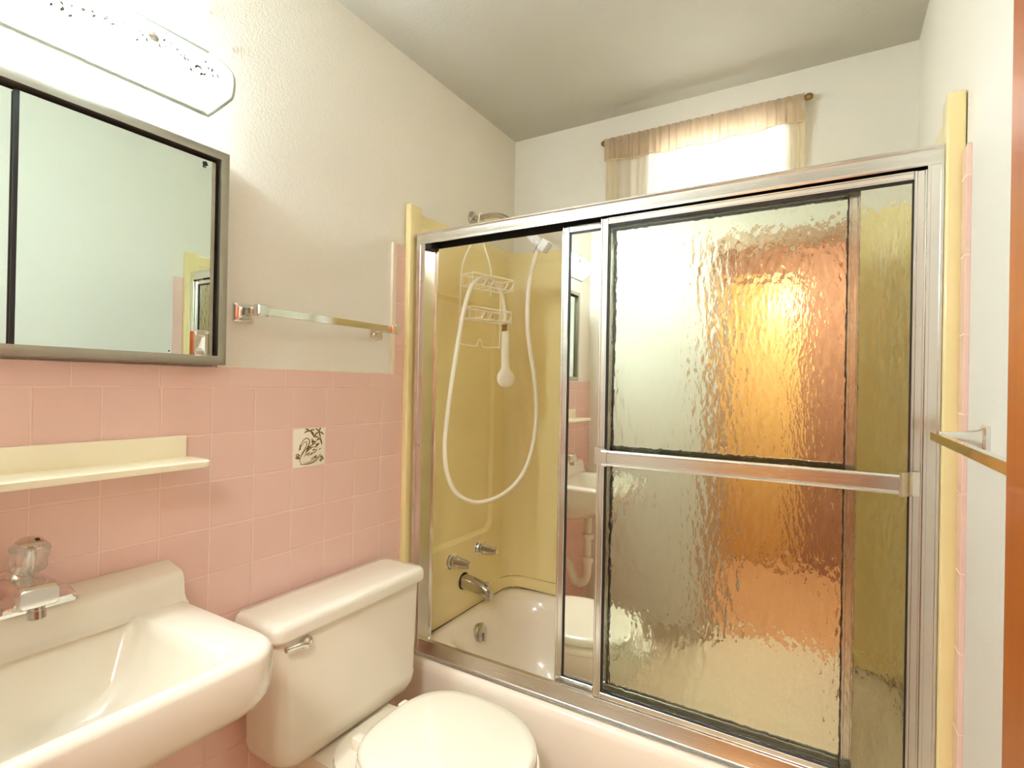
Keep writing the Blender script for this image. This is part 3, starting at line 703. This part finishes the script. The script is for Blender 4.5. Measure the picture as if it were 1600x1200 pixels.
# vanity light
vl = thing('vanity_light', 'lit vanity light with an etched curved glass shade above the mirror', 'wall light', (0, -.862, 1.95))
vy0, vy1, vz = -1.142, -.582, 1.955
b = new(); box(b, -.0075, .028, -.985, -.742, 1.903, 2.0, .004); obj('backplate', b, 'white_plastic', vl)
b = new(); box(b, .028, .034, -.975, -.748, 1.908, 1.996, .002, 1); obj('added_light_panel', b, 'panel', vl, 'added flat glowing panel behind the glass')  # glowing panel added to throw the fixture's light forward into the room
def bow(z, y=0): return .112-.045*((z-vz)/.067)**2
def shade_outline(i):
    hy0, hy1 = vy0+i, vy1-i; zb, zt = vz-.067+i, vz+.067-i
    return hy0, hy1, zb, zt
b = new(); nzs, nys = 20, 60; grid = {}
for j in range(nzs+1):
    z = vz-.067+.134*j/nzs
    c = max(0, abs(z-vz)-.026)*.72       # clipped corners
    for i in range(nys+1):
        y = (vy0+c)+(vy1-vy0-2*c)*i/nys
        grid[i, j] = (bow(z), y, z)
V = {}
for s, dx in ((0, 0), (1, -.005)):
    for kk, p in grid.items(): V[kk+(s,)] = b.verts.new((p[0]+dx, p[1], p[2]))
for i in range(nys):
    for j in range(nzs):
        b.faces.new((V[i, j, 0], V[i+1, j, 0], V[i+1, j+1, 0], V[i, j+1, 0])); b.faces.new((V[i, j, 1], V[i, j+1, 1], V[i+1, j+1, 1], V[i+1, j, 1]))
for i in range(nys):
    for j in (0, nzs): b.faces.new((V[i, j, 0], V[i, j, 1], V[i+1, j, 1], V[i+1, j, 0]))
for j in range(nzs):
    for i in (0, nys): b.faces.new((V[i, j, 0], V[i, j+1, 0], V[i, j+1, 1], V[i, j, 1]))
sh = obj('glass_shade', b, 'shade', vl, 'glowing frosted glass shade', angle=60)
per = [grid[i, 0] for i in range(nys+1)]+[grid[nys, j] for j in range(1, nzs+1)]+[grid[i, nzs] for i in range(nys-1, -1, -1)]+[grid[0, j] for j in range(nzs-1, 0, -1)]
b = new(); tube(b, per, .005, 8, closed=True); obj('shade_rim', b, 'rim', sh, 'raised glass border')
def leafspray(cy, cz, dirs, count, seed, mat):
    rnd = random.Random(seed); bm = new()
    for q in range(count):
        t = q/count; 
        y = cy+dirs*(.012+.115*t)+rnd.uniform(-.004, .004); z = cz+.012*math.sin(t*5)+rnd.uniform(-.022, .022)
        a = rnd.uniform(-.5, .5)+(.9 if rnd.random() < .5 else -.9)*(1 if dirs > 0 else -1); L = rnd.uniform(.006, .013)
        p0 = (y, z); p1 = (y+dirs*L*math.cos(a), z+L*math.sin(a))
        if abs(p1[1]-vz) > .055: continue
        wv = .0027
        n_ = Vector((-(p1[1]-p0[1]), p1[0]-p0[0])).normalized()*wv
        mid = ((p0[0]+p1[0])/2, (p0[1]+p1[1])/2)
        poly = [p0, (mid[0]+n_.x, mid[1]+n_.y), p1, (mid[0]-n_.x, mid[1]-n_.y)]
        lo = [bm.verts.new((bow(c)+.0003, a_, c)) for a_, c in poly]; hi = [bm.verts.new((bow(c)+.0010, a_, c)) for a_, c in poly]
        bm.faces.new(hi); bm.faces.new(lo[::-1])
        for e in range(4): bm.faces.new((lo[e], lo[(e+1) % 4], hi[(e+1) % 4], hi[e]))
    return bm
for sy in (-.744, -.980):
    b = new(); lathe(b, [(-.01, .009), (.0, .011), (.005, .0105), (.008, .006), (.0085, .001)], (bow(1.968), sy, 1.968), (1, 0, .25), 18); obj('shade_screw', b, 'old_chrome', sh)
    for dr, cnt, mt in ((1, 20, 'etched_pale'), (-1, 16, 'etched_pale')):
        b = leafspray(sy, 1.966, dr, cnt, int(abs(sy)*100)+dr, mt); obj('etched_leaves', b, mt, sh)
    b = leafspray(sy-.02, 1.960, 1, 9, int(abs(sy)*77), 'etched'); obj('etched_leaves', b, 'etched', sh)
for by in (-.79, -.934):
    b = new(); lathe(b, [(0, .012), (.012, .013), (.014, .011)], (.034, by, 1.945), (1, 0, 0), 16); obj('bulb_socket', b, 'white_plastic', vl)
    b = new(); lathe(b, [(0, .009), (.004, .014), (.012, .018), (.02, .019), (.028, .016), (.034, .008), (.036, .001)], (.05, by, 1.945), (1, 0, 0), 20); obj('bulb', b, 'bulb', vl)

# towel bars
def towel_bar_left():
    t = thing('towel_bar', 'chrome towel bar on the white wall between the mirror and the shower', 'towel bar', (-.008, -.24, 1.475))
    for y, s in ((-.474, 1), (-.022, 1)):
        b = new(); loft(b, [yz(rr(y-.027, y+.027, 1.452, 1.498, .005, 4), -.008), yz(rr(y-.027, y+.027, 1.452, 1.498, .005, 4), -.002), yz(rr(y-.023, y+.023, 1.456, 1.494, .004, 4), .003), yz(rr(y-.012, y+.012, 1.464, 1.487, .003, 4), .007)])
        obj('mounting_plate', b, 'chrome', t)
        b = new(); lp = []
        for x, h in ((.004, .0115), (.012, .0095), (.030, .0085), (.046, .0105), (.052, .013), (.066, .0145), (.075, .0145), (.079, .011)):
            lp.append(yz(rr(y-h, y+h, 1.4775-h*1.0, 1.4775+h*1.0, .003, 4), x))
        loft(b, lp); obj('post', b, 'chrome', t)
    b = new(); box(b, .056, .068, -.463, -.012, 1.4675, 1.4875, .0012, 1); obj('rail', b, 'chrome', t)
towel_bar_left()
def towel_bar_right():
    t = thing('towel_bar', 'chrome towel bar on the right wall, partly hidden by the oak door', 'towel bar', (XR, -.34, 1.235))
    for y in (-.098, -.60):
        b = new(); loft(b, [yz(rr(y-.014, y+.014, 1.213, 1.257, .004, 4), XR), yz(rr(y-.014, y+.014, 1.213, 1.257, .004, 4), XR-.006), yz(rr(y-.011, y+.011, 1.217, 1.253, .004, 4), XR-.009)])
        obj('mounting_plate', b, 'chrome', t)
        b = new(); lp = []
        for x, h in ((XR-.008, .018), (XR-.016, .0145), (XR-.03, .0115), (XR-.05, .010), (XR-.066, .0095)):
            lp.append(yz(rr(y-.008, y+.008, 1.2335-h, 1.2335+h, .003, 4), x))
        loft(b, lp); obj('post', b, 'chrome', t)
    b = new(); box(b, XR-.0755, XR-.0635, -.614, -.086, 1.2265, 1.2405, .001, 1); obj('rail', b, 'chrome', t)
towel_bar_right()

# decorative tile
dt = thing('decorative_tile', 'ivory accent tile with a gold swan drawing set in the pink tile', 'decorative tile', (0, -.287, 1.125))
ty0, ty1, tz0, tz1 = -.3287, -.2213, 1.0713, 1.1787
b = new(); box(b, -.004, .0022, ty0, ty1, tz0, tz1, .0012, 2); obj('tile_body', b, 'ivory_tile', dt)
def dp_(u, v): return (.0026, ty0+(ty1-ty0)*u, tz0+(tz1-tz0)*v)
b = new()
def stroke(pts, w=.0009, sub=5): tube(b, [dp_(*q) for q in pts], (lambda t: 1.2*w*(.35+.65*math.sin(PI*min(max(t, .02), .98)))) , 6, sub)
stroke([(.20, .46), (.24, .62), (.32, .72), (.42, .74), (.48, .68), (.47, .58), (.40, .48), (.30, .38), (.22, .27), (.20, .17), (.26, .08)], .0011)
stroke([(.24, .52), (.30, .62), (.38, .65), (.40, .58), (.33, .46), (.25, .34), (.20, .24)], .0008)
stroke([(.17, .44), (.20, .52), (.21, .60)], .0016)
stroke([(.18, .46), (.21, .50)], .0018)
stroke([(.22, .08), (.36, .07), (.52, .08), (.66, .12), (.76, .20), (.84, .30)], .0013)
stroke([(.30, .12), (.45, .11), (.60, .16), (.72, .26)], .0007)
stroke([(.36, .30), (.42, .44), (.54, .54), (.66, .60), (.60, .62)], .0012)
stroke([(.33, .26), (.40, .38), (.50, .46), (.62, .50), (.74, .48)], .0010)
rnd = random.Random(12)
for q in range(26):
    u = rnd.uniform(.38, .80); v = rnd.uniform(.16, .52)
    if u+v > 1.22 or v < (u-.4)*.35: continue
    stroke([(u, v), (u+.03, v+.035), (u+.075, v+.045)], .0009, 3)
for (cu_, cv, a0) in ((.48, .92, 2.6), (.48, .92, 3.3), (.48, .92, .2), (.48, .92, -.5), (.78, .88, 2.4), (.78, .88, 1.2), (.78, .88, -.4), (.78, .88, -1.3), (.78, .88, 3.6), (.62, .76, .8), (.62, .76, -.2), (.62, .76, 2.2), (.82, .70, -1.2), (.70, .66, .3), (.56, .72, -1.4), (.80, .58, -2.6), (.70, .62, 3.0)):
    L = .16
    stroke([(cu_, cv), (cu_+L*.5*math.cos(a0), cv+L*.5*math.sin(a0)+.015), (min(.95, cu_+L*math.cos(a0)), min(.97, cv+L*math.sin(a0)-.01))], .0017, 4)
for (cu_, cv, rr_) in ((.13, .32, .05), (.10, .26, .035), (.15, .25, .03), (.86, .22, .035), (.90, .17, .03), (.84, .13, .03), (.72, .55, .035)):
    stroke([(cu_-rr_, cv), (cu_, cv+rr_*.7), (cu_+rr_, cv), (cu_, cv-rr_*.6), (cu_-rr_*.6, cv)], .0014, 4)
obj('swan_drawing', b, 'gold_line', dt, 'gold brown swan and reeds drawing')

# two nails left in the wall
for nm, (y, z), lb in (('wall_nail', (-.519, 2.103), 'small white painted nail head to the right of the vanity light'), ('wall_nail', (-.574, 2.158), 'tiny painted-over nail head above the end of the vanity light')):
    b = new(); lathe(b, [(0, .0035), (.006, .003), (.0065, .006), (.009, .0055), (.010, .001)], (-.0085, y, z), (1, 0, .1), 12); obj(nm, b, 'paint', None, lb, 'nail', loc=(-.008, y, z))

# ------------------------------------------------------------------ light from outside
wd = bpy.data.worlds.new('daylight'); SC.world = wd; wd.use_nodes = True
bg = wd.node_tree.nodes['Background']; bg.inputs[0].default_value = (.86, .93, 1, 1); bg.inputs[1].default_value = 5.5

# ------------------------------------------------------------------ camera
cd = bpy.data.cameras.new('camera'); cam = link(bpy.data.objects.new('camera', cd))
yaw, pitch, roll, f = math.radians(30.856), math.radians(.17826), math.radians(1.08544), 830.067
F = Vector((-math.sin(yaw)*math.cos(pitch), math.cos(yaw)*math.cos(pitch), math.sin(pitch)))
Rt = Vector((math.cos(yaw), math.sin(yaw), 0)); Up = Rt.cross(F)
R2 = math.cos(roll)*Rt+math.sin(roll)*Up; U2 = -math.sin(roll)*Rt+math.cos(roll)*Up
m = Matrix.Identity(4)
for i in range(3): m[i][0] = R2[i]; m[i][1] = U2[i]; m[i][2] = -F[i]
m.translation = Vector((1.24494, -1.26112, 1.30771)); cam.matrix_world = m
cd.sensor_fit = 'HORIZONTAL'; cd.sensor_width = 36; cd.lens = 36*f/1600; cd.clip_start = .02
SC.camera = cam

vs = SC.view_settings
SC.display_settings.display_device = 'sRGB'; vs.view_transform = 'Standard'; vs.look = 'None'; vs.gamma = 1; vs.use_curve_mapping = False; vs.exposure = 1.76
cy = SC.cycles
cy.max_bounces = 14; cy.diffuse_bounces = 7; cy.glossy_bounces = 8; cy.transmission_bounces = 12; cy.transparent_max_bounces = 12
cy.sample_clamp_indirect = 6.0; cy.blur_glossy = .5
